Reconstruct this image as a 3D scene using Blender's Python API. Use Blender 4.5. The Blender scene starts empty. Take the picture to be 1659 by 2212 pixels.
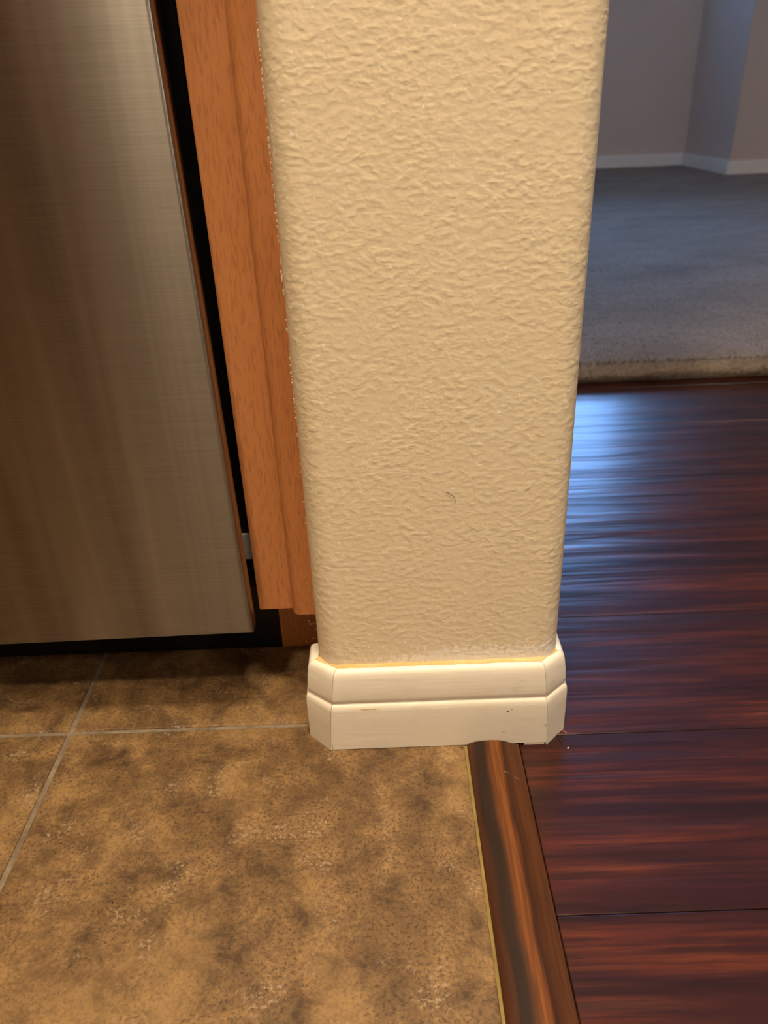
import bpy, bmesh, math, random
from mathutils import Vector, Matrix, noise

random.seed(7)
scene = bpy.context.scene
C = scene.collection

# ---------------------------------------------------------------- camera
cam_d = bpy.data.cameras.new('camera')
cam = bpy.data.objects.new('camera', cam_d)
C.objects.link(cam)
RX = Vector((0.999227, -0.012161, -0.037388))      # image right
RY = Vector((-0.038618, -0.481956, -0.875344))     # image down
RZ = Vector((-0.007375, 0.876111, -0.482053))      # view direction
M = Matrix((RX, -RY, -RZ)).transposed().to_4x4()
M.translation = Vector((-0.036864, -0.557352, 0.55))
cam.matrix_world = M
cam_d.sensor_fit = 'HORIZONTAL'
cam_d.sensor_width = 36.0
cam_d.lens = 1720.26 / 1659.0 * 36.0
cam_d.clip_start = 0.01
cam_d.dof.use_dof = True
cam_d.dof.focus_distance = 0.66
cam_d.dof.aperture_fstop = 11.0
scene.camera = cam

# ---------------------------------------------------------------- world: blue daylight sky outside the living room window
world = bpy.data.worlds.new('sky')
scene.world = world
world.use_nodes = True
wn = world.node_tree.nodes
wl = world.node_tree.links
wn.clear()
w_out = wn.new('ShaderNodeOutputWorld')
w_bg = wn.new('ShaderNodeBackground')
w_bg.inputs['Color'].default_value = (0.23, 0.47, 1.0, 1)
w_bg.inputs['Strength'].default_value = 18.5
wl.new(w_bg.outputs[0], w_out.inputs[0])

scene.view_settings.view_transform = 'Standard'
scene.view_settings.look = 'None'
scene.view_settings.gamma = 1.0
scene.view_settings.use_curve_mapping = False
scene.view_settings.exposure = 0.0
scene.cycles.use_denoising = True
scene.cycles.max_bounces = 10
scene.cycles.diffuse_bounces = 6
scene.cycles.sample_clamp_indirect = 6.0

LAMP = (1.0, 0.81, 0.56)
LAMP_POWER = 200.0
DOME_POWER = 325.0

# ---------------------------------------------------------------- node helpers
class NT:
    def __init__(self, name):
        self.m = bpy.data.materials.new(name)
        self.m.use_nodes = True
        self.t = self.m.node_tree
        self.t.nodes.clear()
        self.out = self.t.nodes.new('ShaderNodeOutputMaterial')
    def n(self, typ, **kw):
        nd = self.t.nodes.new(typ)
        for k, v in kw.items():
            setattr(nd, k, v)
        return nd
    def l(self, a, b):
        self.t.links.new(a, b)
    def setv(self, sock, v):
        if hasattr(v, 'is_output'):
            self.l(v, sock)
        else:
            if sock.type == 'RGBA' and len(v) == 3:
                v = (*v, 1)
            sock.default_value = v
    def bsdf(self, **kw):
        b = self.n('ShaderNodeBsdfPrincipled')
        for k, v in kw.items():
            self.setv(b.inputs[k.replace('_', ' ')], v)
        self.l(b.outputs[0], self.out.inputs[0])
        return b
    def coord(self, kind='Object', scale=(1, 1, 1), rand=False, loc=(0, 0, 0)):
        if kind == 'World':
            src = self.n('ShaderNodeNewGeometry').outputs['Position']
        else:
            src = self.n('ShaderNodeTexCoord').outputs[kind]
        if rand:
            oi = self.n('ShaderNodeObjectInfo')
            mul = self.n('ShaderNodeMath', operation='MULTIPLY')
            self.l(oi.outputs['Random'], mul.inputs[0])
            mul.inputs[1].default_value = 37.0
            add = self.n('ShaderNodeVectorMath', operation='ADD')
            self.l(src, add.inputs[0])
            self.l(mul.outputs[0], add.inputs[1])
            src = add.outputs[0]
        mp = self.n('ShaderNodeMapping')
        mp.inputs['Scale'].default_value = scale
        mp.inputs['Location'].default_value = loc
        self.l(src, mp.inputs['Vector'])
        return mp.outputs[0]
    def noise(self, vec, scale, detail=2.0, rough=0.5, dist=0.0, out='Fac'):
        nd = self.n('ShaderNodeTexNoise')
        self.l(vec, nd.inputs['Vector'])
        nd.inputs['Scale'].default_value = scale
        nd.inputs['Detail'].default_value = detail
        nd.inputs['Roughness'].default_value = rough
        nd.inputs['Distortion'].default_value = dist
        return nd.outputs[out]
    def ramp(self, fac, stops):
        r = self.n('ShaderNodeValToRGB')
        e = r.color_ramp.elements
        while len(e) < len(stops):
            e.new(0.5)
        for i, (p, c) in enumerate(stops):
            e[i].position = p
            if not isinstance(c, (tuple, list)):
                c = (c, c, c)
            e[i].color = (*c, 1)
        self.l(fac, r.inputs['Fac'])
        return r.outputs['Color']
    def mix(self, fac, a, b, mode='MIX'):
        m = self.n('ShaderNodeMix', data_type='RGBA', blend_type=mode)
        self.setv(m.inputs['Factor'], fac)
        self.setv(m.inputs['A'], a)
        self.setv(m.inputs['B'], b)
        return m.outputs['Result']
    def math(self, op, a, b=0.0, clamp=False):
        m = self.n('ShaderNodeMath', operation=op, use_clamp=clamp)
        self.setv(m.inputs[0], a)
        self.setv(m.inputs[1], b)
        return m.outputs[0]
    def bump(self, height, strength=1.0, dist=0.001, normal=None):
        b = self.n('ShaderNodeBump')
        b.inputs['Strength'].default_value = strength
        b.inputs['Distance'].default_value = dist
        self.l(height, b.inputs['Height'])
        if normal is not None:
            self.l(normal, b.inputs['Normal'])
        return b.outputs[0]

def mat_wall(name, base, stain=False):
    t = NT(name)
    v = t.coord('World')
    peel = t.noise(t.coord('World', (0.74, 0.74, 1.0)), 215.0, 1.8, 0.45, 0.0)
    lump = t.noise(t.coord('World', (0.7, 0.7, 1.0)), 70.0, 2.0, 0.5, 0.2)
    h = t.math('ADD', t.ramp(peel, [(0.36, 0.0), (0.50, 0.35), (0.70, 1.0)]), t.math('MULTIPLY', lump, 0.9))
    h = t.math('MULTIPLY', h, t.ramp(t.noise(v, 26.0, 2.0, 0.5), [(0.36, 0.72), (0.62, 1.15)]))
    tint = t.noise(v, 14.0, 3.0, 0.6)
    col = t.mix(tint, base, tuple(c * f for c, f in zip(base, (0.97, 0.94, 0.88))))
    if stain:
        sep = t.n('ShaderNodeSeparateXYZ')
        t.l(v, sep.inputs[0])
        z = sep.outputs['Z']
        x = sep.outputs['X']
        near = t.n('ShaderNodeMapRange')
        t.l(z, near.inputs['Value'])
        near.inputs['From Min'].default_value = 0.114
        near.inputs['From Max'].default_value = 0.088
        sp = t.noise(t.coord('World', (1, 1, 0.7)), 260.0, 2.0, 0.5)
        side = t.n('ShaderNodeMapRange')
        t.l(x, side.inputs['Value'])
        side.inputs['From Min'].default_value = -0.085
        side.inputs['From Max'].default_value = 0.02
        k = t.math('MULTIPLY', near.outputs[0], t.math('ADD', side.outputs[0], 0.1))
        k = t.math('MULTIPLY', k, 0.44)
        msk = t.ramp(t.math('ADD', sp, k), [(0.66, 0.0), (0.72, 1.0)])
        col = t.mix(msk, col, (0.90, 0.83, 0.72))
    t.bsdf(Base_Color=col, Roughness=0.42, Specular_IOR_Level=0.45,
           Normal=t.bump(h, 0.75, 0.00034))
    return t.m

def mat_trim_paint(name, base=(0.83, 0.77, 0.66)):
    t = NT(name)
    v = t.coord('World', (12, 12, 160))
    brush = t.noise(v, 1.0, 3.0, 0.6)
    w = t.coord('World')
    spots = t.ramp(t.noise(w, 55.0, 4.0, 0.65), [(0.64, 0.0), (0.74, 1.0)])
    dirt = t.ramp(t.noise(w, 20.0, 5.0, 0.7), [(0.40, 0.0), (0.75, 1.0)])
    col = t.mix(t.math('MULTIPLY', dirt, 0.22), base, (0.60, 0.50, 0.38))
    col = t.mix(t.math('MULTIPLY', spots, 0.25), col, (0.45, 0.36, 0.24))
    t.bsdf(Base_Color=col, Roughness=0.38, Normal=t.bump(t.math('ADD', brush, t.noise(w, 40.0, 3.0)), 0.5, 0.0006))
    return t.m

def mat_tile():
    t = NT('mottled_tile')
    v = t.coord('World')
    big = t.noise(t.coord('World', (1.0, 0.8, 1.0)), 13.0, 4.0, 0.6, 0.5)
    frac = t.noise(v, 26.0, 10.0, 0.74, 0.3)
    mid = t.noise(v, 70.0, 6.0, 0.72)
    fine = t.noise(v, 330.0, 4.0, 0.75)
    a = t.mix(t.ramp(frac, [(0.37, 0.0), (0.49, 0.55), (0.60, 1.0)]), (0.055, 0.028, 0.011), (0.262, 0.154, 0.062))
    a = t.mix(t.ramp(big, [(0.34, 0.55), (0.56, 0.0)]), a, (0.098, 0.053, 0.020))
    a = t.mix(t.ramp(big, [(0.54, 0.0), (0.70, 0.55)]), a, (0.262, 0.157, 0.062))
    a = t.mix(t.math('MULTIPLY', t.ramp(fine, [(0.36, 1.0), (0.52, 0.0)]), t.ramp(big, [(0.45, 0.95), (0.65, 0.4)])), a, (0.048, 0.024, 0.009))
    pale_zone = t.ramp(t.noise(v, 24.0, 3.0, 0.6, 0.2), [(0.54, 0.0), (0.66, 1.0)])
    pale = t.ramp(t.noise(v, 300.0, 5.0, 0.75, 0.0), [(0.52, 0.0), (0.60, 1.0)])
    a = t.mix(t.math('MULTIPLY', t.math('MULTIPLY', pale_zone, pale), 0.75), a, (0.38, 0.28, 0.19))
    h = t.math('ADD', t.math('MULTIPLY', mid, 0.8), t.math('MULTIPLY', fine, 0.35))
    t.bsdf(Base_Color=a, Roughness=0.55, Specular_IOR_Level=0.35, Normal=t.bump(h, 0.6, 0.0012))
    return t.m

def mat_grout(name, c1, c2):
    t = NT(name)
    v = t.coord('World')
    col = t.mix(t.ramp(t.noise(v, 30.0, 4.0, 0.7), [(0.35, 0), (0.65, 1)]), c1, c2)
    t.bsdf(Base_Color=col, Roughness=0.85, Normal=t.bump(t.noise(v, 500.0, 2.0), 0.4, 0.0006))
    return t.m

def mat_plank():
    t = NT('glossy_cherry_plank')
    v = t.coord('World', (1.6, 22.0, 1.0), rand=True)
    g1 = t.noise(v, 1.6, 5.0, 0.62, 0.9)
    v2 = t.coord('World', (7.0, 240.0, 1.0), rand=True)
    g2 = t.noise(v2, 1.0, 4.0, 0.65, 0.3)
    v3 = t.coord('World', (0.9, 9.0, 1.0), rand=True)
    g3 = t.noise(v3, 1.3, 3.0, 0.55, 1.4)
    col = t.ramp(g1, [(0.28, (0.008, 0.003, 0.003)), (0.46, (0.036, 0.008, 0.005)), (0.62, (0.076, 0.016, 0.006)), (0.80, (0.158, 0.039, 0.011))])
    col = t.mix(t.ramp(g3, [(0.55, 0.0), (0.72, 0.85)]), col, (0.022, 0.008, 0.009))
    col = t.mix(t.ramp(g2, [(0.40, 0.8), (0.58, 0.0)]), col, (0.018, 0.005, 0.004))
    vr = t.coord('World', (2.2, 26.0, 1.0), rand=True)
    rip = t.noise(vr, 1.5, 2.0, 0.5, 0.3)
    h = t.math('ADD', t.math('MULTIPLY', rip, 3.2), t.math('MULTIPLY', g2, 0.14))
    rough = 0.285
    t.bsdf(Base_Color=col, Roughness=rough, Specular_IOR_Level=0.36, Coat_Weight=0.12, Coat_Roughness=0.16,
           Normal=t.bump(h, 0.55, 0.0010))
    return t.m

def mat_strip():
    t = NT('dark_walnut_strip')
    g1 = t.noise(t.coord('World', (115.0, 2.3, 60.0)), 1.0, 3.0, 0.5, 0.35)
    g2 = t.noise(t.coord('World', (420.0, 14.0, 200.0)), 1.0, 3.0, 0.6)
    sep = t.n('ShaderNodeSeparateXYZ')
    t.l(t.coord('World'), sep.inputs[0])
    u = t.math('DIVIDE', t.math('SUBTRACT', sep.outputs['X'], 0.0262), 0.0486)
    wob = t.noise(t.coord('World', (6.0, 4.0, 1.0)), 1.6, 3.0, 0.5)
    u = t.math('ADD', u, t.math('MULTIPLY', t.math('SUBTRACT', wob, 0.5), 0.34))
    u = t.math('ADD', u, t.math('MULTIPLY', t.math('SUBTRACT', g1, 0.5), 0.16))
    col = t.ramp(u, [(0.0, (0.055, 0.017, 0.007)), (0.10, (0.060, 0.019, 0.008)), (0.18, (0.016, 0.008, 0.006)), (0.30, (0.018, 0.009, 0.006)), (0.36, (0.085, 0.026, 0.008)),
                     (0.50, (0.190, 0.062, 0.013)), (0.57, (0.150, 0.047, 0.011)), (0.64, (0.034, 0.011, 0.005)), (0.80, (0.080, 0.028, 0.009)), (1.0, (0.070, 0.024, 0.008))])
    col = t.mix(t.ramp(g2, [(0.38, 0.5), (0.58, 0.0)]), col, (0.030, 0.011, 0.005))
    t.bsdf(Base_Color=col, Roughness=0.48, Specular_IOR_Level=0.2, Normal=t.bump(g2, 0.25, 0.0004))
    return t.m

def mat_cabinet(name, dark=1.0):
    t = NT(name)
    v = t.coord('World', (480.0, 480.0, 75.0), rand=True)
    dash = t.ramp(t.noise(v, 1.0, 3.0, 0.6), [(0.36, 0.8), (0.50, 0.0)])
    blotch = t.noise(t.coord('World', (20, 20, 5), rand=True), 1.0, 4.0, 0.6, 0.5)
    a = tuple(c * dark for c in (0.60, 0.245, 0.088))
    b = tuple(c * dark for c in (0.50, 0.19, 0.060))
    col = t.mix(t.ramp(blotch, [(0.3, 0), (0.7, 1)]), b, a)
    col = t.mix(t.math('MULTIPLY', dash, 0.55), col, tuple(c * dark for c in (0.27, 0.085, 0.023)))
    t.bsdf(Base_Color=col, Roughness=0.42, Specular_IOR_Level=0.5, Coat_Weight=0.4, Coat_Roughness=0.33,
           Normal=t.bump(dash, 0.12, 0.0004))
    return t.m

def mat_steel():
    t = NT('brushed_stainless')
    v = t.coord('World', (14.0, 14.0, 1900.0))
    line = t.noise(v, 1.0, 4.0, 0.65)
    smear = t.noise(t.coord('World', (30.0, 1.0, 1.2)), 1.0, 3.0, 0.55, 0.4)
    rough = 0.28
    col = t.mix(t.ramp(line, [(0.35, 0.0), (0.65, 1.0)]), (0.23, 0.212, 0.196), (0.295, 0.277, 0.256))
    col = t.mix(t.ramp(smear, [(0.42, 0.0), (0.72, 0.55)]), col, (0.46, 0.44, 0.41))
    tg = t.n('ShaderNodeCombineXYZ')
    tg.inputs['Z'].default_value = 1.0
    t.bsdf(Base_Color=col, Metallic=1.0, Roughness=rough, Anisotropic=0.95, Tangent=tg.outputs[0],
           Specular_IOR_Level=0.5)
    return t.m

def mat_plain(name, col, rough=0.5, metal=0.0, spec=0.5, noise_scale=60.0, var=0.12, bump=0.2):
    t = NT(name)
    v = t.coord('World')
    nz = t.noise(v, noise_scale, 4.0, 0.6)
    c = t.mix(nz, tuple(x * (1 - var) for x in col), tuple(min(1, x * (1 + var)) for x in col))
    t.bsdf(Base_Color=c, Roughness=rough, Metallic=metal, Specular_IOR_Level=spec, Normal=t.bump(nz, bump, 0.0005))
    return t.m

def mat_carpet(name, k=1.0):
    t = NT(name)
    v = t.coord('World')
    patch = t.noise(t.coord('World', (1, 2.4, 1)), 3.2, 5.0, 0.62, 0.4)
    fine = t.noise(v, 130.0, 3.0, 0.7)
    col = t.mix(t.ramp(patch, [(0.34, 0), (0.66, 1)]), tuple(c * k for c in (0.275, 0.215, 0.168)), tuple(c * k for c in (0.365, 0.29, 0.23)))
    col = t.mix(t.ramp(fine, [(0.35, 0.5), (0.55, 0.0)]), col, tuple(c * k for c in (0.14, 0.11, 0.09)))
    t.bsdf(Base_Color=col, Roughness=0.95, Specular_IOR_Level=0.1, Normal=t.bump(fine, 0.9, 0.006))
    return t.m

def mat_emit(name, col, strength):
    t = NT(name)
    t.bsdf(Base_Color=(0.9, 0.88, 0.82), Roughness=0.6, Emission_Color=col, Emission_Strength=strength)
    return t.m

def mat_glass():
    t = NT('window_glass')
    tr = t.n('ShaderNodeBsdfTransparent')
    tr.inputs['Color'].default_value = (0.93, 0.96, 0.97, 1)
    gl = t.n('ShaderNodeBsdfGlossy')
    gl.inputs['Roughness'].default_value = 0.02
    fr = t.n('ShaderNodeFresnel')
    fr.inputs['IOR'].default_value = 1.45
    mx = t.n('ShaderNodeMixShader')
    t.l(fr.outputs[0], mx.inputs[0])
    t.l(tr.outputs[0], mx.inputs[1])
    t.l(gl.outputs[0], mx.inputs[2])
    t.l(mx.outputs[0], t.out.inputs[0])
    return t.m

WALL_C = (0.80, 0.69, 0.505)
MT = dict(
    pillar=mat_wall('cream_orange_peel_paint', WALL_C, True),
    wall=mat_plain('cream_wall_paint', (0.70, 0.60, 0.47), 0.6, noise_scale=120, var=0.03),
    grey_wall=mat_plain('taupe_wall_paint', (0.68, 0.55, 0.465), 0.7, noise_scale=120, var=0.03),
    ceiling=mat_plain('ceiling_paint', (0.80, 0.77, 0.70), 0.8, noise_scale=150, var=0.03),
    trim=mat_trim_paint('cream_white_trim_paint'),
    trim_far=mat_plain('white_trim_paint', (0.93, 0.87, 0.78), 0.4, var=0.03),
    tile=mat_tile(),
    grout=mat_grout('grey_grout', (0.12, 0.088, 0.058), (0.23, 0.18, 0.13)),
    caulk=mat_grout('amber_caulk', (0.66, 0.36, 0.11), (0.72, 0.50, 0.24)),
    bare=mat_plain('bare_amber_wood', (0.74, 0.55, 0.30), 0.6),
    dent=mat_plain('dirty_dent', (0.30, 0.24, 0.17), 0.7),
    olive=mat_grout('olive_caulk', (0.17, 0.12, 0.03), (0.25, 0.18, 0.05)),
    plank=mat_plank(),
    strip=mat_strip(),
    cabinet=mat_cabinet('orange_maple_stain'),
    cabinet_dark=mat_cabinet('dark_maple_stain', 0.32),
    toe=mat_cabinet('darker_maple_stain', 0.9),  # cabinet stain scaled slightly darker for the toe boards
    steel=mat_steel(),
    black=mat_plain('black_plastic', (0.004, 0.004, 0.004), 0.45, spec=0.3, var=0.3),
    bracket=mat_plain('pale_galvanized_metal', (0.62, 0.64, 0.66), 0.4, metal=0.3, noise_scale=200, var=0.3),
    chrome=mat_plain('satin_metal', (0.6, 0.58, 0.55), 0.3, metal=1.0, var=0.05),
    stone=mat_plain('speckled_countertop', (0.30, 0.24, 0.18), 0.25, noise_scale=260, var=0.6),
    carpet=mat_carpet('grey_beige_carpet'),
    subfloor=mat_plain('subfloor', (0.05, 0.03, 0.02), 0.9),
    fleck=mat_plain('dried_cream_paint', (0.86, 0.77, 0.60), 0.5, var=0.05),
    ink=mat_plain('dark_lint', (0.012, 0.010, 0.010), 0.7),
    crumb=mat_plain('pale_crumb', (0.55, 0.38, 0.26), 0.8),
    lint=mat_plain('grey_lint', (0.38, 0.31, 0.27), 0.8),
    glass=mat_glass(),
    cutoff_housing=mat_plain('grey_lamp_housing', (0.45, 0.44, 0.42), 0.5, var=0.03),
    domeglow=mat_emit('warm_dome_diffuser', LAMP, DOME_POWER),
    fillglow=mat_emit('added_fill_diffuser', (1.0, 0.90, 0.76), 190.0),  # glow of the added hall fill light
    lampglow=mat_emit('warm_lamp_diffuser', LAMP, LAMP_POWER),
)

# ---------------------------------------------------------------- mesh helpers
def link(name, me, mat, parent=None, smooth=False):
    o = bpy.data.objects.new(name, me)
    C.objects.link(o)
    if mat is not None and not me.materials:
        me.materials.append(MT[mat])
    if smooth:
        for p in me.polygons:
            p.use_smooth = True
    if parent is not None:
        o.parent = parent
    return o

def from_bm(bm, name):
    bmesh.ops.recalc_face_normals(bm, faces=bm.faces)
    me = bpy.data.meshes.new(name)
    bm.to_mesh(me)
    bm.free()
    return me

def box_bm(x0, x1, y0, y1, z0, z1, bevel=0.0, seg=2):
    bm = bmesh.new()
    vs = [bm.verts.new((x, y, z)) for x in (x0, x1) for y in (y0, y1) for z in (z0, z1)]
    for f in ((0, 1, 3, 2), (4, 6, 7, 5), (0, 4, 5, 1), (2, 3, 7, 6), (0, 2, 6, 4), (1, 5, 7, 3)):
        bm.faces.new([vs[i] for i in f])
    bmesh.ops.recalc_face_normals(bm, faces=bm.faces)
    if bevel > 0:
        bmesh.ops.bevel(bm, geom=list(bm.edges), offset=bevel, segments=seg, profile=0.5, affect='EDGES', clamp_overlap=True)
    return bm

def box(name, x0, x1, y0, y1, z0, z1, mat, parent=None, bevel=0.0, seg=2):
    return link(name, from_bm(box_bm(x0, x1, y0, y1, z0, z1, bevel, seg), name), mat, parent)

def prism(name, pts, z0, z1, mat, parent=None, smooth_angle=None, levels=1):
    """vertical prism over a plan polygon"""
    bm = bmesh.new()
    rings = []
    for k in range(levels + 1):
        z = z0 + (z1 - z0) * k / levels
        rings.append([bm.verts.new((x, y, z)) for x, y in pts])
    n = len(pts)
    for a, b in zip(rings, rings[1:]):
        for i in range(n):
            bm.faces.new((a[i], a[(i + 1) % n], b[(i + 1) % n], b[i]))
    bm.faces.new(rings[0][::-1])
    bm.faces.new(rings[-1])
    me = from_bm(bm, name)
    o = link(name, me, mat, parent)
    if smooth_angle:
        for p in me.polygons:
            p.use_smooth = abs(p.normal.z) < 0.5
        me.set_sharp_from_angle(angle=smooth_angle)
    return o

def sweep(name, sections, mat, parent=None, closed_profile=True, smooth_angle=None):
    """loft between point rings"""
    bm = bmesh.new()
    rings = [[bm.verts.new(p) for p in s] for s in sections]
    n = len(rings[0])
    for a, b in zip(rings, rings[1:]):
        for i in range(n if closed_profile else n - 1):
            bm.faces.new((a[i], a[(i + 1) % n], b[(i + 1) % n], b[i]))
    if closed_profile:
        bm.faces.new(rings[0][::-1])
        bm.faces.new(rings[-1])
    me = from_bm(bm, name)
    o = link(name, me, mat, parent)
    if smooth_angle:
        for p in me.polygons:
            p.use_smooth = True
        me.set_sharp_from_angle(angle=smooth_angle)
    return o

def tube(name, pts, r, mat, parent=None, seg=6):
    secs = []
    pts = [Vector(p) for p in pts]
    for i, p in enumerate(pts):
        d = (pts[min(i + 1, len(pts) - 1)] - pts[max(i - 1, 0)]).normalized()
        u = d.orthogonal().normalized()
        if secs:
            u = (last - d * last.dot(d)).normalized()
        last = u
        w = d.cross(u)
        secs.append([p + (u * math.cos(2 * math.pi * k / seg) + w * math.sin(2 * math.pi * k / seg)) * r for k in range(seg)])
    return sweep(name, secs, mat, parent, smooth_angle=1.0)

def empty(name, loc=(0, 0, 0)):
    o = bpy.data.objects.new(name, None)
    o.empty_display_size = 0.05
    C.objects.link(o)
    o.location = loc
    return o

def tag(o, label, cat, group=None):
    o['label'] = label
    o['category'] = cat
    if group:
        o['group'] = group
    return o

def struct(o, label, cat):
    o['kind'] = 'structure'
    o['label'] = label
    o['category'] = cat
    return o

# ================================================================ SETTING
CEIL = 2.44
XL, XR, YB, YF = -2.6, 3.2, -2.6, 4.33          # outer shell
ZW = -0.003                                      # top of wood planks (tile top is 0)

# ---- partition wall end with bullnose corners
PX0, PX1, PY1, BR = -0.1066, 0.1095, 0.86, 0.021
pts = []
for k in range(13):
    a = math.pi + (math.pi / 2) * k / 12
    pts.append((PX0 + BR + BR * math.cos(a), BR + BR * math.sin(a)))
for k in range(13):
    a = 1.5 * math.pi + (math.pi / 2) * k / 12
    pts.append((PX1 - BR + BR * math.cos(a), BR + BR * math.sin(a)))
pts += [(PX1, PY1), (PX0, PY1)]
pillar = prism('wall_partition', pts, -0.02, CEIL, 'pillar', None, math.radians(30), levels=1)
struct(pillar, 'cream textured wall end with rounded corners between dishwasher and wood floor', 'wall')

# ---- baseboard wrapped round the wall end: three boards, two chamfered corner blocks
H = 0.088
prof = [(0.0, 0.0), (0.0140, 0.0), (0.0142, 0.030), (0.0140, 0.0455), (0.0134, 0.0500), (0.0121, 0.0521), (0.0104, 0.0530),
        (0.0104, 0.0542), (0.0116, 0.0552), (0.0119, 0.0590), (0.0110, 0.0700), (0.0099, 0.0790), (0.0090, 0.0840), (0.0074, 0.0868), (0.0044, 0.0878), (0.0, H)]
OFF = 0.014
# outer plan polyline at offset OFF: each segment = (point on line, outward normal)
s2 = math.sqrt(0.5)
segs = [((-0.1208, 0.2), (-1, 0)), ((-0.1003, -0.014), (-s2, -s2)), ((0.0, -0.014), (0, -1)), ((0.1003, -0.014), (s2, -s2)), ((0.1205, 0.2), (1, 0))]
def mitre(i, j, d, z=0.0):
    x, y = mitre0(i, j, d)
    if (i, j) == (1, 2):
        x += 0.0060 * z / H
    if (i, j) == (2, 3):
        x -= 0.0035 * z / H
    return (x, y)
def mitre0(i, j, d):
    (p, n), (q, m) = segs[i], segs[j]
    c1 = p[0] * n[0] + p[1] * n[1] - OFF + d
    c2 = q[0] * m[0] + q[1] * m[1] - OFF + d
    det = n[0] * m[1] - n[1] * m[0]
    return ((c1 * m[1] - c2 * n[1]) / det, (n[0] * c2 - m[0] * c1) / det)
bb = empty('baseboard_partition', (0, -0.014, 0))
struct(bb, 'chipped cream-white baseboard with chamfered corners around the wall end', 'baseboard')
def bb_piece(name, ends, zb, parent=bb, gap=0.0):
    secs = []
    for e in ends:
        ring = []
        for d, z in prof:
            x, y = e(d, z)
            ring.append((x, y - (-0.014), max(z, 0) + (zb if z == 0 else 0)))
        secs.append(ring)
    return sweep(name, secs, 'trim', parent, smooth_angle=math.radians(50))
def lerp_along(i, j, t, along):
    """mitre point pulled along the segment by t metres (leaves a hairline joint)"""
    def f(d, z=0.0):
        x, y = mitre(i, j, d, z)
        return (x + along[0] * t, y + along[1] * t)
    return f
g = 0.00022
yR = lambda x, y: (lambda d: (x(d), y))
bb_piece('board', [lerp_along(1, 2, g, (1, 0)), lerp_along(2, 3, g, (-1, 0))], 0.0008)
bb_piece('corner_block', [lerp_along(0, 1, g, (s2, -s2)), lerp_along(1, 2, g, (-s2, s2))], 0.0)
bb_piece('corner_block', [lerp_along(2, 3, g, (s2, s2)), lerp_along(3, 4, g, (-s2, -s2))], ZW)
bb_piece('board', [lambda d, z: (-0.1208 + OFF - d, 0.034), lerp_along(0, 1, g, (0, 1))], 0.0)
bb_piece('board', [lerp_along(3, 4, g, (0, 1)), lambda d, z: (0.1205 - OFF + d, PY1)], ZW)
# the gap filler strip under the front board on the wood side (board runs down past the strip)
o = box('base_filler', 0.0795, 0.0985, 0.0008, 0.010, ZW, 0.004, 'trim', bb, 0.0004)
o['label'] = 'dirty sliver of bare board at the floor'
# amber caulk bead along the top edge
def caulk_ring(e, w, zt):
    out = []
    for d, z in ((-0.001, H - 0.0022), (0.0038, H - 0.0012), (0.0030, H + 0.0004 * zt), (0.0014, H + 0.0013 * zt), (-0.001, H + 0.0024 * zt)):
        x, y = e(d * w if d > 0 else d)
        out.append((x, y + 0.014, z))
    return out
cs = []
E12, E23, E01, E34 = (lambda d: mitre(1, 2, d, H)), (lambda d: mitre(2, 3, d, H)), (lambda d: mitre(0, 1, d)), (lambda d: mitre(3, 4, d))
def between(e, f, t):
    return lambda d: tuple(a + (b - a) * t for a, b in zip(e(d), f(d)))
for e, f, n in ((E01, E12, 5), (E12, E23, 28), (E23, E34, 5)):
    for k in range(n):
        cs.append(caulk_ring(between(e, f, k / n), 0.85 + 0.30 * random.random(), 0.7 + 0.5 * random.random()))
cs.append(caulk_ring(E34, 1, 1))
o = sweep('caulk_line', cs, 'caulk', bb, smooth_angle=1.0)
o['label'] = 'amber caulk line'

# bare and dented spots in the baseboard paint
def bb_patch(name, spots, mat, label):
    vs, fs = [], []
    for x, z, rx, rz, d in spots:
        b = len(vs)
        for k in range(9):
            a = 2 * math.pi * k / 9
            q = random.uniform(0.65, 1.2)
            vs.append((x + rx * q * math.cos(a), -d, z + rz * q * math.sin(a)))
        vs.append((x, -d - 0.00015, z))
        for k in range(9):
            fs.append((b + k, b + (k + 1) % 9, b + 9))
    me = bpy.data.meshes.new(name)
    me.from_pydata(vs, [], fs)
    o = link(name, me, mat, bb)
    o['kind'] = 'stuff'
    o['label'] = label
bb_patch('bare_spots', [(-0.066, 0.0487, 0.0062, 0.0009, 0.00005), (-0.058, 0.0488, 0.0030, 0.0007, 0.00005), (0.075, 0.0735, 0.0035, 0.0006, -0.0030), (0.036, 0.0050, 0.0040, 0.0008, 0.00012)], 'bare', 'amber bare spots in the paint')
bb_patch('dents', [(0.063, 0.0405, 0.0014, 0.0011, 0.00025), (0.0665, 0.0425, 0.0010, 0.0006, 0.00025), (0.060, 0.0150, 0.0020, 0.0004, 0.00025), (-0.0985, 0.004, 0.0003, 0.0045, 0.00015), (0.098, 0.022, 0.0006, 0.0016, 0.00025)], 'dent', 'small dark dents')

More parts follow.
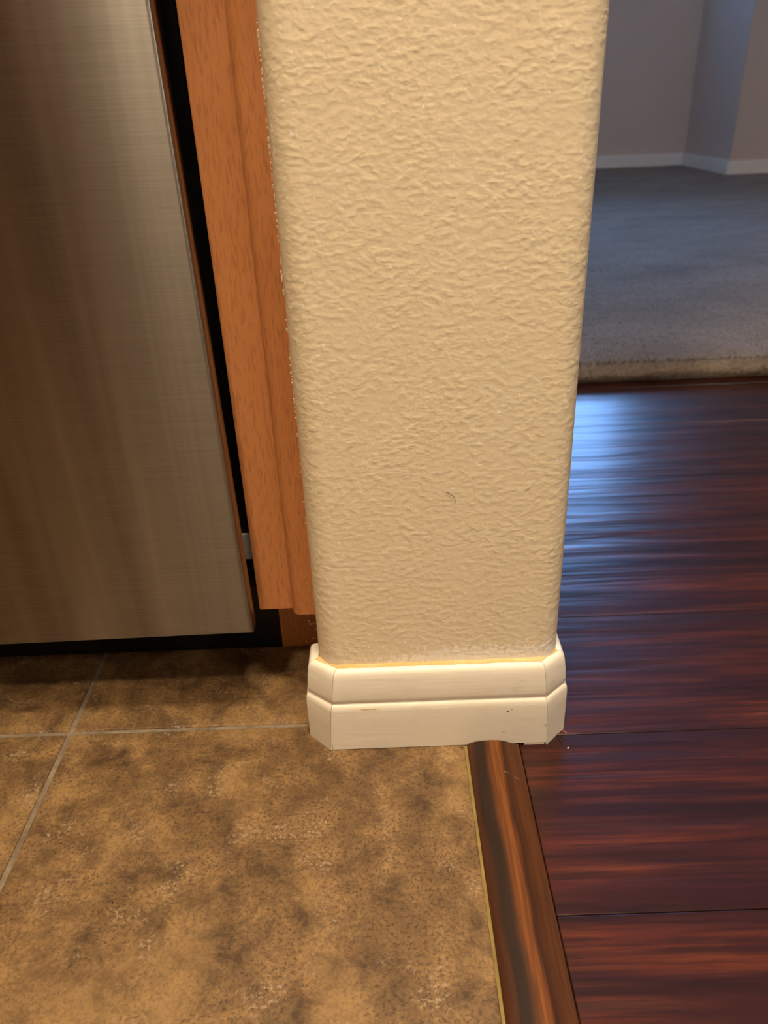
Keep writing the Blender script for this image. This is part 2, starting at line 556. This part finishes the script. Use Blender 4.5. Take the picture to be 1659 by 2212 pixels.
# ---- tile floor
TS, GW = 0.4572, 0.0048
GX, GY = -0.356, 0.0215                          # grout line crossing seen in the photo
TEDGE = 0.0246                                   # tiles stop at the transition strip
floor = box('floor_tile', XL, TEDGE, YB, 0.74, -0.03, -0.0016, 'grout')
struct(floor, 'mottled tan and brown ceramic tile floor with grey grout', 'floor')
tile_cache = {}
def tile(x0, x1, y0, y1):
    w, h = round(x1 - x0, 4), round(y1 - y0, 4)
    key = (w, h)
    if key not in tile_cache:
        bm = box_bm(0, w, 0, h, -0.009, 0)
        top = [e for e in bm.edges if all(v.co.z > -0.001 for v in e.verts)]
        bmesh.ops.bevel(bm, geom=top, offset=0.0016, segments=2, profile=0.5, affect='EDGES')
        tile_cache[key] = from_bm(bm, 'tile')
    o = link('tile', tile_cache[key], 'tile', floor)
    o.location = (x0, y0, 0)
i0 = int(math.floor((XL - GX) / TS))
for i in range(i0, 1):
    for j in range(-6, 2):
        x0, x1 = GX + i * TS + GW / 2, GX + (i + 1) * TS - GW / 2
        y0, y1 = GY + j * TS + GW / 2, GY + (j + 1) * TS - GW / 2
        x0, x1 = max(x0, XL), min(x1, TEDGE)
        y0, y1 = max(y0, YB), min(y1, 0.72)
        if x1 - x0 > 0.02 and y1 - y0 > 0.02:
            tile(x0, x1, y0, y1)

# ---- wood floor planks running left to right
SX0, SX1 = 0.0262, 0.0748                        # transition strip
wf = box('floor_wood', TEDGE, XR, YB, 0.96, -0.03, -0.013, 'subfloor')
struct(wf, 'glossy dark cherry red wood plank floor right of the wall end', 'floor')
PWD = 0.183
plank_cache = {}
def plank(x0, x1, y0, y1):
    key = (round(x1 - x0, 3), round(y1 - y0, 4))
    if key not in plank_cache:
        bm = box_bm(0, x1 - x0, 0, y1 - y0, -0.010, 0)
        top = [e for e in bm.edges if all(v.co.z > -0.001 for v in e.verts)]
        bmesh.ops.bevel(bm, geom=top, offset=0.0007, segments=2, profile=0.5, affect='EDGES')
        plank_cache[key] = from_bm(bm, 'plank')
    o = link('plank', plank_cache[key], 'plank', wf)
    o.location = (x0, y0, ZW)
r = -14
while True:
    ys, ye = -0.002 + r * PWD, -0.002 + (r + 1) * PWD
    if ys > 0.935:
        break
    y0, y1 = max(ys + 0.0003, YB), min(ye - 0.0003, 0.955)
    if y1 - y0 > 0.02:
        x = SX1 + 0.0006
        L = 0.80 + 0.42 * ((r * 37) % 11) / 11
        while x < XR - 0.05:
            x2 = min(x + L, XR)
            plank(x + 0.0002, x2 - 0.0002, y0, y1)
            x = x2
            L = 1.215
    r += 1

# ---- transition strip between tile and wood
st = empty('trim_1', ((SX0 + SX1) / 2, -1.3, 0))
struct(st, 'dark walnut transition strip between tan tile and cherry planks', 'trim')
pf = [(SX0, -0.012), (SX0, 0.0012), (SX0 + 0.0012, 0.0026), (SX0 + 0.006, 0.0044), (SX0 + 0.014, 0.0058), (SX0 + 0.022, 0.0062),
      (SX0 + 0.030, 0.0056), (SX0 + 0.036, 0.0040), (SX0 + 0.0408, 0.0018), (SX1 - 0.004, 0.0006), (SX1 - 0.0008, -0.0004), (SX1, -0.0020), (SX1, -0.012)]
cx, cy = (SX0 + SX1) / 2, -1.3
sweep('strip', [[(x - cx, y - cy, z) for x, z in pf] for y in (YB, -0.0145)], 'strip', st, smooth_angle=math.radians(40))
secs = []
n = 90
for k in range(n + 1):
    y = -0.9 + (0.9 - 0.0150) * k / n
    a = 0.0006 * noise.noise((y * 40, 0, 3.1))
    secs.append([(TEDGE - 0.0012 + a - cx, y - cy, -0.008), (TEDGE - 0.0008 + a - cx, y - cy, 0.0002), (TEDGE + 0.0012 - cx, y - cy, 0.0009), (SX0 + 0.0002 - cx, y - cy, 0.0006), (SX0 + 0.0002 - cx, y - cy, -0.008)])
o = sweep('caulk_line', secs, 'olive', st, smooth_angle=1.0)
o['label'] = 'olive yellow caulk line'

# ---- carpet of the far room
cp_y0 = 0.940
nx = 220
rows = []
edge = [(0.030, -0.003), (0.006, -0.003), (0.003, 0.002), (-0.003, 0.010), (-0.004, 0.018), (0.002, 0.026), (0.012, 0.0310), (0.03, 0.0335), (0.06, 0.0340)]
secs = []
for k in range(nx + 1):
    x = 0.115 + (XR - 0.115) * k / nx
    ring = []
    for q, (dy, z) in enumerate(edge):
        a = 0.0022 * noise.noise((x * 30, q * 0.5, 0)) + 0.003 * noise.noise((x * 6, 0, 5))
        ring.append((x, cp_y0 + dy + (a if 0 < q < 7 else 0), z + (0.0016 * noise.noise((x * 45, q * 0.7, 9)) if q > 2 else 0)))
    secs.append(ring)
carpet = sweep('floor_carpet', secs, 'carpet', None, closed_profile=False, smooth_angle=2.0)
struct(carpet, 'grey-beige wall-to-wall carpet in the far room', 'carpet')
box('carpet_field', -1.2, XR, cp_y0 + 0.058, YF, -0.02, 0.0340, 'carpet', carpet)
verts, faces = [], []
rnd = random.Random(3)
def blade(x, y, z, dx, dy, dz, w):
    b = len(verts)
    a = rnd.uniform(0, math.pi)
    ux, uy = math.cos(a) * w, math.sin(a) * w
    verts.extend([(x - ux, y - uy, z), (x + ux, y + uy, z), (x + dx, y + dy, z + dz)])
    faces.append((b, b + 1, b + 2))
for k in range(26000):                           # pile near the rolled front edge
    x = rnd.uniform(0.115, 1.6)
    u = rnd.random()
    t = u * u * 0.9
    if rnd.random() < 0.35:
        q = rnd.uniform(1.5, 6.0)
        i = int(q)
        (a0, b0), (a1, b1) = edge[i], edge[i + 1]
        f = q - i
        dy, z = a0 + (a1 - a0) * f, b0 + (b1 - b0) * f
        blade(x, cp_y0 + dy + 0.001, z, rnd.uniform(-.003, .003), rnd.uniform(-0.007, -0.001) , rnd.uniform(-0.001, 0.004), 0.0011)
    else:
        blade(x, cp_y0 + 0.012 + t, 0.032, rnd.uniform(-.003, .003), rnd.uniform(-.003, .003), rnd.uniform(0.003, 0.0065), 0.0013)
me = bpy.data.meshes.new('pile')
me.from_pydata(verts, [], faces)
o = link('pile', me, 'carpet', carpet)
o['kind'] = 'stuff'

# ---- room shell
def wall(name, x0, x1, y0, y1, z0, z1, mat, label):
    return struct(box(name, x0, x1, y0, y1, z0, z1, mat), label, 'wall')
JX, JXO, JY = 1.70, 1.755, 3.82                               # inner and outer corner of the far room's jog
T = 0.1
WX0, WX1, WZ0, WZ1 = -0.15, 1.52, 0.92, 2.15      # living room window opening
back = empty('wall_back', (0, YF, 0))
struct(back, 'taupe back wall of the dim carpeted far room', 'wall')
def wpart(x0, x1, z0, z1):
    box('wall_section', x0, x1, 0, T, z0, z1, 'grey_wall', back)
wpart(-1.2 - T, WX0, -0.02, CEIL); wpart(WX1, JX, -0.02, CEIL); wpart(WX0, WX1, -0.02, WZ0); wpart(WX0, WX1, WZ1, CEIL)
struct(prism('wall_return', [(JXO, JY), (JXO + T, JY + T), (JX + T, YF + T), (JX, YF)], -0.02, CEIL, 'grey_wall'), 'short side wall of the jog in the far room catching window light', 'wall')
wall('wall_jog', JXO + 0.002, XR, JY, JY + T, -0.02, CEIL, 'grey_wall', 'far room wall right of the jog')
wall('wall_living_left', -1.2 - T, -1.2, 0.84, YF, -0.02, CEIL, 'grey_wall', 'far room side wall left of the window')
wall('wall_kitchen_back', XL, PX0, 0.74, 0.84, -0.02, CEIL, 'wall', 'kitchen wall behind the dishwasher')
wall('wall_left', XL - T, XL, YB, 0.84, -0.02, CEIL, 'wall', 'left kitchen wall')
wall('wall_rear', XL - T, XR + T, YB - T, YB, -0.02, CEIL, 'wall', 'cream wall behind the camera')
wall('wall_right', XR, XR + T, YB, JY + T, -0.02, CEIL, 'wall', 'right wall of the hall')
ceiling = struct(box('ceiling', XL - T, XR + T, YB - T, YF + T, CEIL, CEIL + 0.06, 'ceiling'), 'plain white ceiling', 'ceiling')
def far_base(name, x0, x1, y0, y1, label):
    struct(box(name, x0, x1, y0, y1, 0.01, 0.096, 'trim_far', None, 0.004), label, 'baseboard')
far_base('baseboard_back', -1.2, JX, YF - 0.014, YF, 'white baseboard along the far back wall')
struct(prism('baseboard_return', [(JXO - 0.014, JY - 0.014), (JXO, JY), (JX, YF), (JX - 0.014, YF - 0.014)], 0.01, 0.096, 'trim_far'), 'white baseboard along the short jog wall', 'baseboard')
far_base('baseboard_jog', JXO - 0.014, XR, JY - 0.014, JY, 'white baseboard right of the jog')

# ---- living room window (above the frame, gives the blue daylight)
win = empty('window_1', ((WX0 + WX1) / 2, YF, WZ0))
struct(win, 'white framed window in the far back wall letting in blue daylight', 'window')
wx = (WX1 - WX0) / 2
wh = WZ1 - WZ0
fr = 0.05
for nm, a in (('window_frame', (-wx, wx, 0.02, 0.08, 0, fr)), ('window_frame', (-wx, wx, 0.02, 0.08, wh - fr, wh)),
              ('window_frame', (-wx, -wx + fr, 0.02, 0.08, fr, wh - fr)), ('window_frame', (wx - fr, wx, 0.02, 0.08, fr, wh - fr)),
              ('mullion', (-0.02, 0.02, 0.025, 0.075, fr, wh - fr))):
    box(nm, *a, 'trim_far', win, 0.003)
for x0, x1 in ((-wx + fr, -0.02), (0.02, wx - fr)):
    box('pane', x0, x1, 0.048, 0.052, fr, wh - fr, 'glass', win)
box('window_sill', -wx - 0.03, wx + 0.03, -0.03, 0.02, -0.025, 0.0, 'trim_far', win, 0.004)
pl = bpy.data.lights.new('window_portal', 'AREA')
pl.shape = 'RECTANGLE'
pl.size, pl.size_y = 2 * wx, wh
pl.cycles.is_portal = True
po = bpy.data.objects.new('window_portal', pl)
po.location = ((WX0 + WX1) / 2, YF + 0.09, (WZ0 + WZ1) / 2)
po.rotation_euler = (math.radians(-90), 0, 0)
C.objects.link(po)

# ---- kitchen ceiling lamp (out of view; deep cylinder shaped to limit its spill)
def ceiling_lamp(x, y, label, r=0.17, dep=0.34):
    root = tag(empty('ceiling_downlight', (x, y, CEIL)), label, 'downlight')
    def lathe(name, pr, mat):
        secs = []
        for k in range(33):
            a = 2 * math.pi * k / 32
            secs.append([(q * math.cos(a), q * math.sin(a), z) for q, z in pr])
        return sweep(name, secs, mat, root, closed_profile=False, smooth_angle=0.7)
    lathe('cutoff_housing', [(0.001, -0.001), (r + 0.012, -0.001), (r + 0.012, -dep - 0.02), (r + 0.006, -dep - 0.024), (r, -dep - 0.02), (r, -0.019)], 'cutoff_housing')  # unseen deep cylinder, shaped to keep lamp light off the carpet edge
    lathe('diffuser', [(0.0008, -0.024), (r * 0.6, -0.022), (r - 0.001, -0.019), (r - 0.001, -0.012), (0.0008, -0.012)], 'lampglow')
    return root
ceiling_lamp(0.08, -0.30, 'round warm downlight in an added light-limiting cylinder above the tile edge')
def dome_lamp(x, y, label, glow='domeglow', r=0.11):
    root = tag(empty('ceiling_light', (x, y, CEIL)), label, 'ceiling light')
    def lathe(name, pr, mat):
        secs = []
        for k in range(33):
            a = 2 * math.pi * k / 32
            secs.append([(q * math.cos(a), q * math.sin(a), z) for q, z in pr])
        return sweep(name, secs, mat, root, closed_profile=False, smooth_angle=0.7)
    lathe('base', [(0.001, -0.001), (r + 0.015, -0.001), (r + 0.015, -0.025), (r - 0.004, -0.03)], 'chrome')
    lathe('diffuser', [(r - 0.006, -0.022), (r - 0.012, -0.045), (r * 0.8, -0.07), (r * 0.45, -0.085), (0.001, -0.09)], glow)
    return root
dome_lamp(-0.525, -1.3, 'round warm dome ceiling light in the middle of the kitchen')
dome_lamp(2.2, -2.2, 'added unseen dome fill light over the hall wood floor', 'fillglow')  # unseen fill light, added to brighten the dishwasher door edge

# ================================================================ THINGS
# ---- dishwasher
DX1, DX0 = -0.1680, -0.770
dw = tag(empty('dishwasher', (-0.47, 0.35, 0)), 'brushed stainless steel dishwasher with black toe panel left of the wood stile', 'dishwasher')
ox, oy = 0.47, -0.35
def dwb(name, x0, x1, y0, y1, z0, z1, mat, bevel=0.0, seg=2, parent=dw):
    return box(name, x0 + ox, x1 + ox, y0 + oy, y1 + oy, z0, z1, mat, parent, bevel, seg)
# door: front sheet with rounded edges, tilted very slightly in its opening
bm = box_bm(DX0 - DX1, 0, 0, 0.017, 0, 0.765)
eds = [e for e in bm.edges if all(v.co.y < 0.001 for v in e.verts)]
bmesh.ops.bevel(bm, geom=eds, offset=0.0042, segments=6, profile=0.5, affect='EDGES')
me = from_bm(bm, 'door')
door = link('door', me, 'steel', dw)
for p in me.polygons:
    p.use_smooth = True
me.set_sharp_from_angle(angle=math.radians(35))
door.location = (DX1 + ox, 0.0385 + oy, 0.0980)
door.rotation_euler = (0, -math.radians(0.75), 0)
door['label'] = 'brushed stainless door'
dwb('tub', DX0 + 0.004, -0.181, 0.075, 0.68, 0.105, 0.865, 'black', 0.002)
dwb('door_liner', DX0 + 0.004, -0.1770, 0.0560, 0.0745, 0.102, 0.860, 'black', 0.001)
tp = dwb('toe_panel', DX0 + 0.004, -0.1610, 0.1420, 0.1500, 0.0005, 0.112, 'black', 0.0008)
dwb('side_strip', -0.1815, -0.1705, 0.092, 0.110, 0.112, 0.84, 'black', 0.001)
b = dwb('mounting_bracket', -0.1800, -0.1640, 0.086, 0.0895, 0.150, 0.178, 'bracket', 0.0012)
b['label'] = 'pale metal bracket in the dark gap'
for k in range(2):
    dwb('foot', -0.22 - k * 0.49, -0.19 - k * 0.49, 0.30, 0.33, 0.0, 0.106, 'black', 0.001)
h = tube('handle', [(-0.24, -0.058, 0), (-0.24, -0.030, 0)], 0.006, 'chrome', None, 10)
bpy.data.objects.remove(h)
hd = tube('handle', [(-0.57 + 0.0, -0.001, 0.70), (-0.57, -0.032, 0.70), (-0.55, -0.040, 0.70), (-0.05, -0.040, 0.70), (-0.03, -0.032, 0.70), (-0.03, -0.001, 0.70)], 0.009, 'chrome', door, 12)

# ---- cabinet end panel with stile, scribe moulding and toe board
cab = tag(empty('cabinet_end_panel', (-0.14, 0.38, 0)), 'orange-stained wooden cabinet stile and scribe moulding between dishwasher and cream wall', 'cabinet')
kx, ky = 0.14, -0.38
def cabb(name, x0, x1, y0, y1, z0, z1, mat, bevel=0.0006, seg=2):
    return box(name, x0 + kx, x1 + kx, y0 + ky, y1 + ky, z0, z1, mat, cab, bevel, seg)
cabb('stile', -0.1662, -0.1085, 0.0720, 0.0910, 0.1012, 0.878, 'cabinet', 0.0009)
cabb('side_panel', -0.1560, -0.1400, 0.0912, 0.735, 0.1012, 0.878, 'cabinet')
# scribe moulding, rounded on its left edge
R1 = 0.0085
sp = [(-0.1338, 0.0719)]
for k in range(1, 10):
    a = math.pi + (math.pi / 2) * k / 9
    sp.append((-0.1338 + R1 + R1 * math.cos(a), 0.0719 + R1 * math.sin(a)))
sp += [(-0.1094, 0.0719 - R1), (-0.1094, 0.0719)]
o = prism('scribe_moulding', [(x + kx, y + ky) for x, y in sp], 0.1000, 0.878, 'cabinet', cab, math.radians(35))
cabb('toe_board', -0.1608, -0.1212, 0.1425, 0.1560, 0.0003, 0.101, 'toe')
cabb('toe_return', -0.1210, -0.1080, 0.1405, 0.1560, 0.0003, 0.101, 'toe')
# dried paint flecks: along the moulding's wall edge and on the toe board
verts, faces = [], []
def fleck(cx_, y, cz, rx, rz):
    b = len(verts)
    n_ = 7
    for k in range(n_):
        a = 2 * math.pi * k / n_
        q = rnd.uniform(0.7, 1.2)
        verts.append((cx_ + rx * q * math.cos(a) + kx, y + ky, cz + rz * q * math.sin(a)))
    verts.append((cx_ + kx, y - 0.0005 + ky, cz))
    for k in range(n_):
        faces.append((b + k, b + (k + 1) % n_, b + n_))
z = 0.20
while z < 0.80:
    dens = 0.35 + 0.65 * (0.5 + 0.5 * noise.noise((z * 14, 2.0, 0)))
    if z < 0.30:
        dens *= 0.3
    if rnd.random() < dens:
        fleck(-0.1120 - rnd.uniform(0, 0.0006), 0.0719 - R1 - 0.0001, z, rnd.uniform(0.0003, 0.0010), rnd.uniform(0.0007, 0.0022))
    z += rnd.uniform(0.0012, 0.0042)
fleck(-0.1175, 0.0719 - R1 - 0.0001, 0.136, 0.0007, 0.0006)
for x, zz, s in ((-0.1275, 0.030, 1.6), (-0.1240, 0.0305, 1.2), (-0.1225, 0.024, 1.0), (-0.1230, 0.0215, 0.9), (-0.1290, 0.034, 0.9), (-0.1262, 0.010, 0.9),
                 (-0.1340, 0.006, 0.7), (-0.1295, 0.0335, 0.7), (-0.1600, 0.026, 0.7), (-0.1598, 0.022, 0.6), (-0.1440, 0.020, 0.4), (-0.1365, 0.038, 0.4)):
    fleck(x, 0.1424, zz, 0.0012 * s, 0.0013 * s)
me = bpy.data.meshes.new('paint_flecks')
me.from_pydata(verts, [], faces)
o = link('paint_flecks', me, 'fleck', cab)
o['kind'] = 'stuff'

# ---- countertop over the dishwasher (above the frame; shades the toe space)
ct = tag(box('countertop', -1.40, PX0 - 0.001, -0.006, 0.739, 0.880, 0.918, 'stone', None, 0.006, 3), 'brown speckled countertop over the dishwasher', 'countertop')

# ---- base cabinet left of the dishwasher
bc = tag(empty('base_cabinet', (-1.08, 0.4, 0)), 'orange-stained base cabinet left of the dishwasher', 'cabinet')
def bcb(name, x0, x1, y0, y1, z0, z1, mat='cabinet', bevel=0.001, parent=bc):
    return box(name, x0 + 1.08, x1 + 1.08, y0 - 0.4, y1 - 0.4, z0, z1, mat, parent, bevel)
bcb('body', -1.38, -0.775, 0.072, 0.735, 0.1, 0.878)
bcb('toe_board', -1.38, -0.775, 0.142, 0.156, 0.0003, 0.0995, 'toe')
for x0, x1, hx in ((-1.365, -1.085, -1.11), (-1.075, -0.79, -1.05)):
    d = bcb('door', x0, x1, 0.052, 0.0715, 0.12, 0.68, 'cabinet', 0.003)
    bcb('panel', x0 + 0.055, x1 - 0.055, 0.048, 0.0518, 0.175, 0.625, 'cabinet', 0.0018, d)
    tube('handle', [(hx + 1.08, 0.0515 - 0.4, 0.56), (hx + 1.08, 0.03 - 0.4, 0.565), (hx + 1.08, 0.03 - 0.4, 0.635), (hx + 1.08, 0.0515 - 0.4, 0.64)], 0.004, 'chrome', d, 8)
    w = bcb('drawer', x0, x1, 0.052, 0.0715, 0.70, 0.86, 'cabinet', 0.003)

# ---- tall dark cabinet across the kitchen (reflected in the steel door)
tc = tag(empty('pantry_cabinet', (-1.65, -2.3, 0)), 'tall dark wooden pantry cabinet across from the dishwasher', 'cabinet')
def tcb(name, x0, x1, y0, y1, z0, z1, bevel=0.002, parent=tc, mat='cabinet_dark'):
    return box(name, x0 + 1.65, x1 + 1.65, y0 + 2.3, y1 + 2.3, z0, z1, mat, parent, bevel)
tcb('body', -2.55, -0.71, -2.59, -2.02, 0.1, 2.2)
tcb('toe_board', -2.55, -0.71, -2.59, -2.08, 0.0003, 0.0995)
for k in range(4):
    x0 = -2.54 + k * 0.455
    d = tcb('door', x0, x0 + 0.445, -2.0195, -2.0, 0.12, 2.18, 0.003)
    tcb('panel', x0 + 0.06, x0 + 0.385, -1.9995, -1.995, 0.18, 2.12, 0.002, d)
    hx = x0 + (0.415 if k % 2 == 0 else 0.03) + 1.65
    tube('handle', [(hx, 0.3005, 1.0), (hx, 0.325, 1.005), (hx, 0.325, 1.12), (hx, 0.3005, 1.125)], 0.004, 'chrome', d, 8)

# ---- small debris
def blob(name, x, y, z, sx, sy, sz, mat, rot, label, cat):
    bm = bmesh.new()
    bmesh.ops.create_icosphere(bm, subdivisions=2, radius=1.0)
    for v in bm.verts:
        f = 1 + 0.35 * noise.noise(v.co * 1.7 + Vector((x * 90, y * 70, 0)))
        v.co = Vector((v.co.x * sx * f, v.co.y * sy * f, max(v.co.z, -0.5) * sz * f))
    zmin = min(v.co.z for v in bm.verts)
    for v in bm.verts:
        v.co.z -= zmin
    o = link(name, from_bm(bm, name), mat, None, True)
    o.location = (x, y, z)
    o.rotation_euler = (0, 0, rot)
    return tag(o, label, cat)
blob('debris_chip', 0.0212, -0.0172, 0.0, 0.0006, 0.0018, 0.0007, 'ink', 0.25, 'tiny black chip on the tile beside the transition strip', 'debris')
blob('dirt_speck', -0.2614, -0.1634, 0.0, 0.0008, 0.0006, 0.0005, 'ink', 0.6, 'black speck on the large front tile', 'debris')
blob('crumb', 0.1195, -0.0195, ZW, 0.0011, 0.0010, 0.0010, 'crumb', 0.3, 'pale crumb on the wood planks by the baseboard corner', 'crumb')
def strand(name, pts, r, mat, label, cat):
    base = Vector(pts[0])
    o = tube(name, [Vector(p) - base for p in pts], r, mat, None, 5)
    o.location = base
    return tag(o, label, cat)
strand('splinter', [(0.1125, -0.0015, ZW + 0.0005), (0.1138, -0.0065, ZW + 0.0005), (0.1152, -0.0115, ZW + 0.0005)], 0.0005, 'ink', 'short black splinter on the wood beside the baseboard corner', 'splinter')
strand('lint_fibre', [(0.1165, 0.0065, ZW + 0.0004), (0.1185, 0.0050, ZW + 0.0006), (0.1205, 0.0025, ZW + 0.0004), (0.1225, -0.0005, ZW + 0.0004)], 0.00022, 'lint', 'pale lint fibre on the wood at the baseboard corner', 'lint')
strand('hair', [(0.0085, -0.0004, 0.2595), (0.0118, -0.0006, 0.2572), (0.0146, -0.0006, 0.2545), (0.0152, -0.0005, 0.2518), (0.0151, -0.0004, 0.2490)], 0.00016, 'ink', 'thin dark hair stuck to the cream wall end', 'hair')
strand('lint_fibre', [(0.0545, -0.0520, 0.0060), (0.0585, -0.0530, 0.0049), (0.0630, -0.0555, 0.0035), (0.0668, -0.0580, 0.0018)], 0.00018, 'lint', 'pale curved fibre lying across the dark transition strip', 'lint')
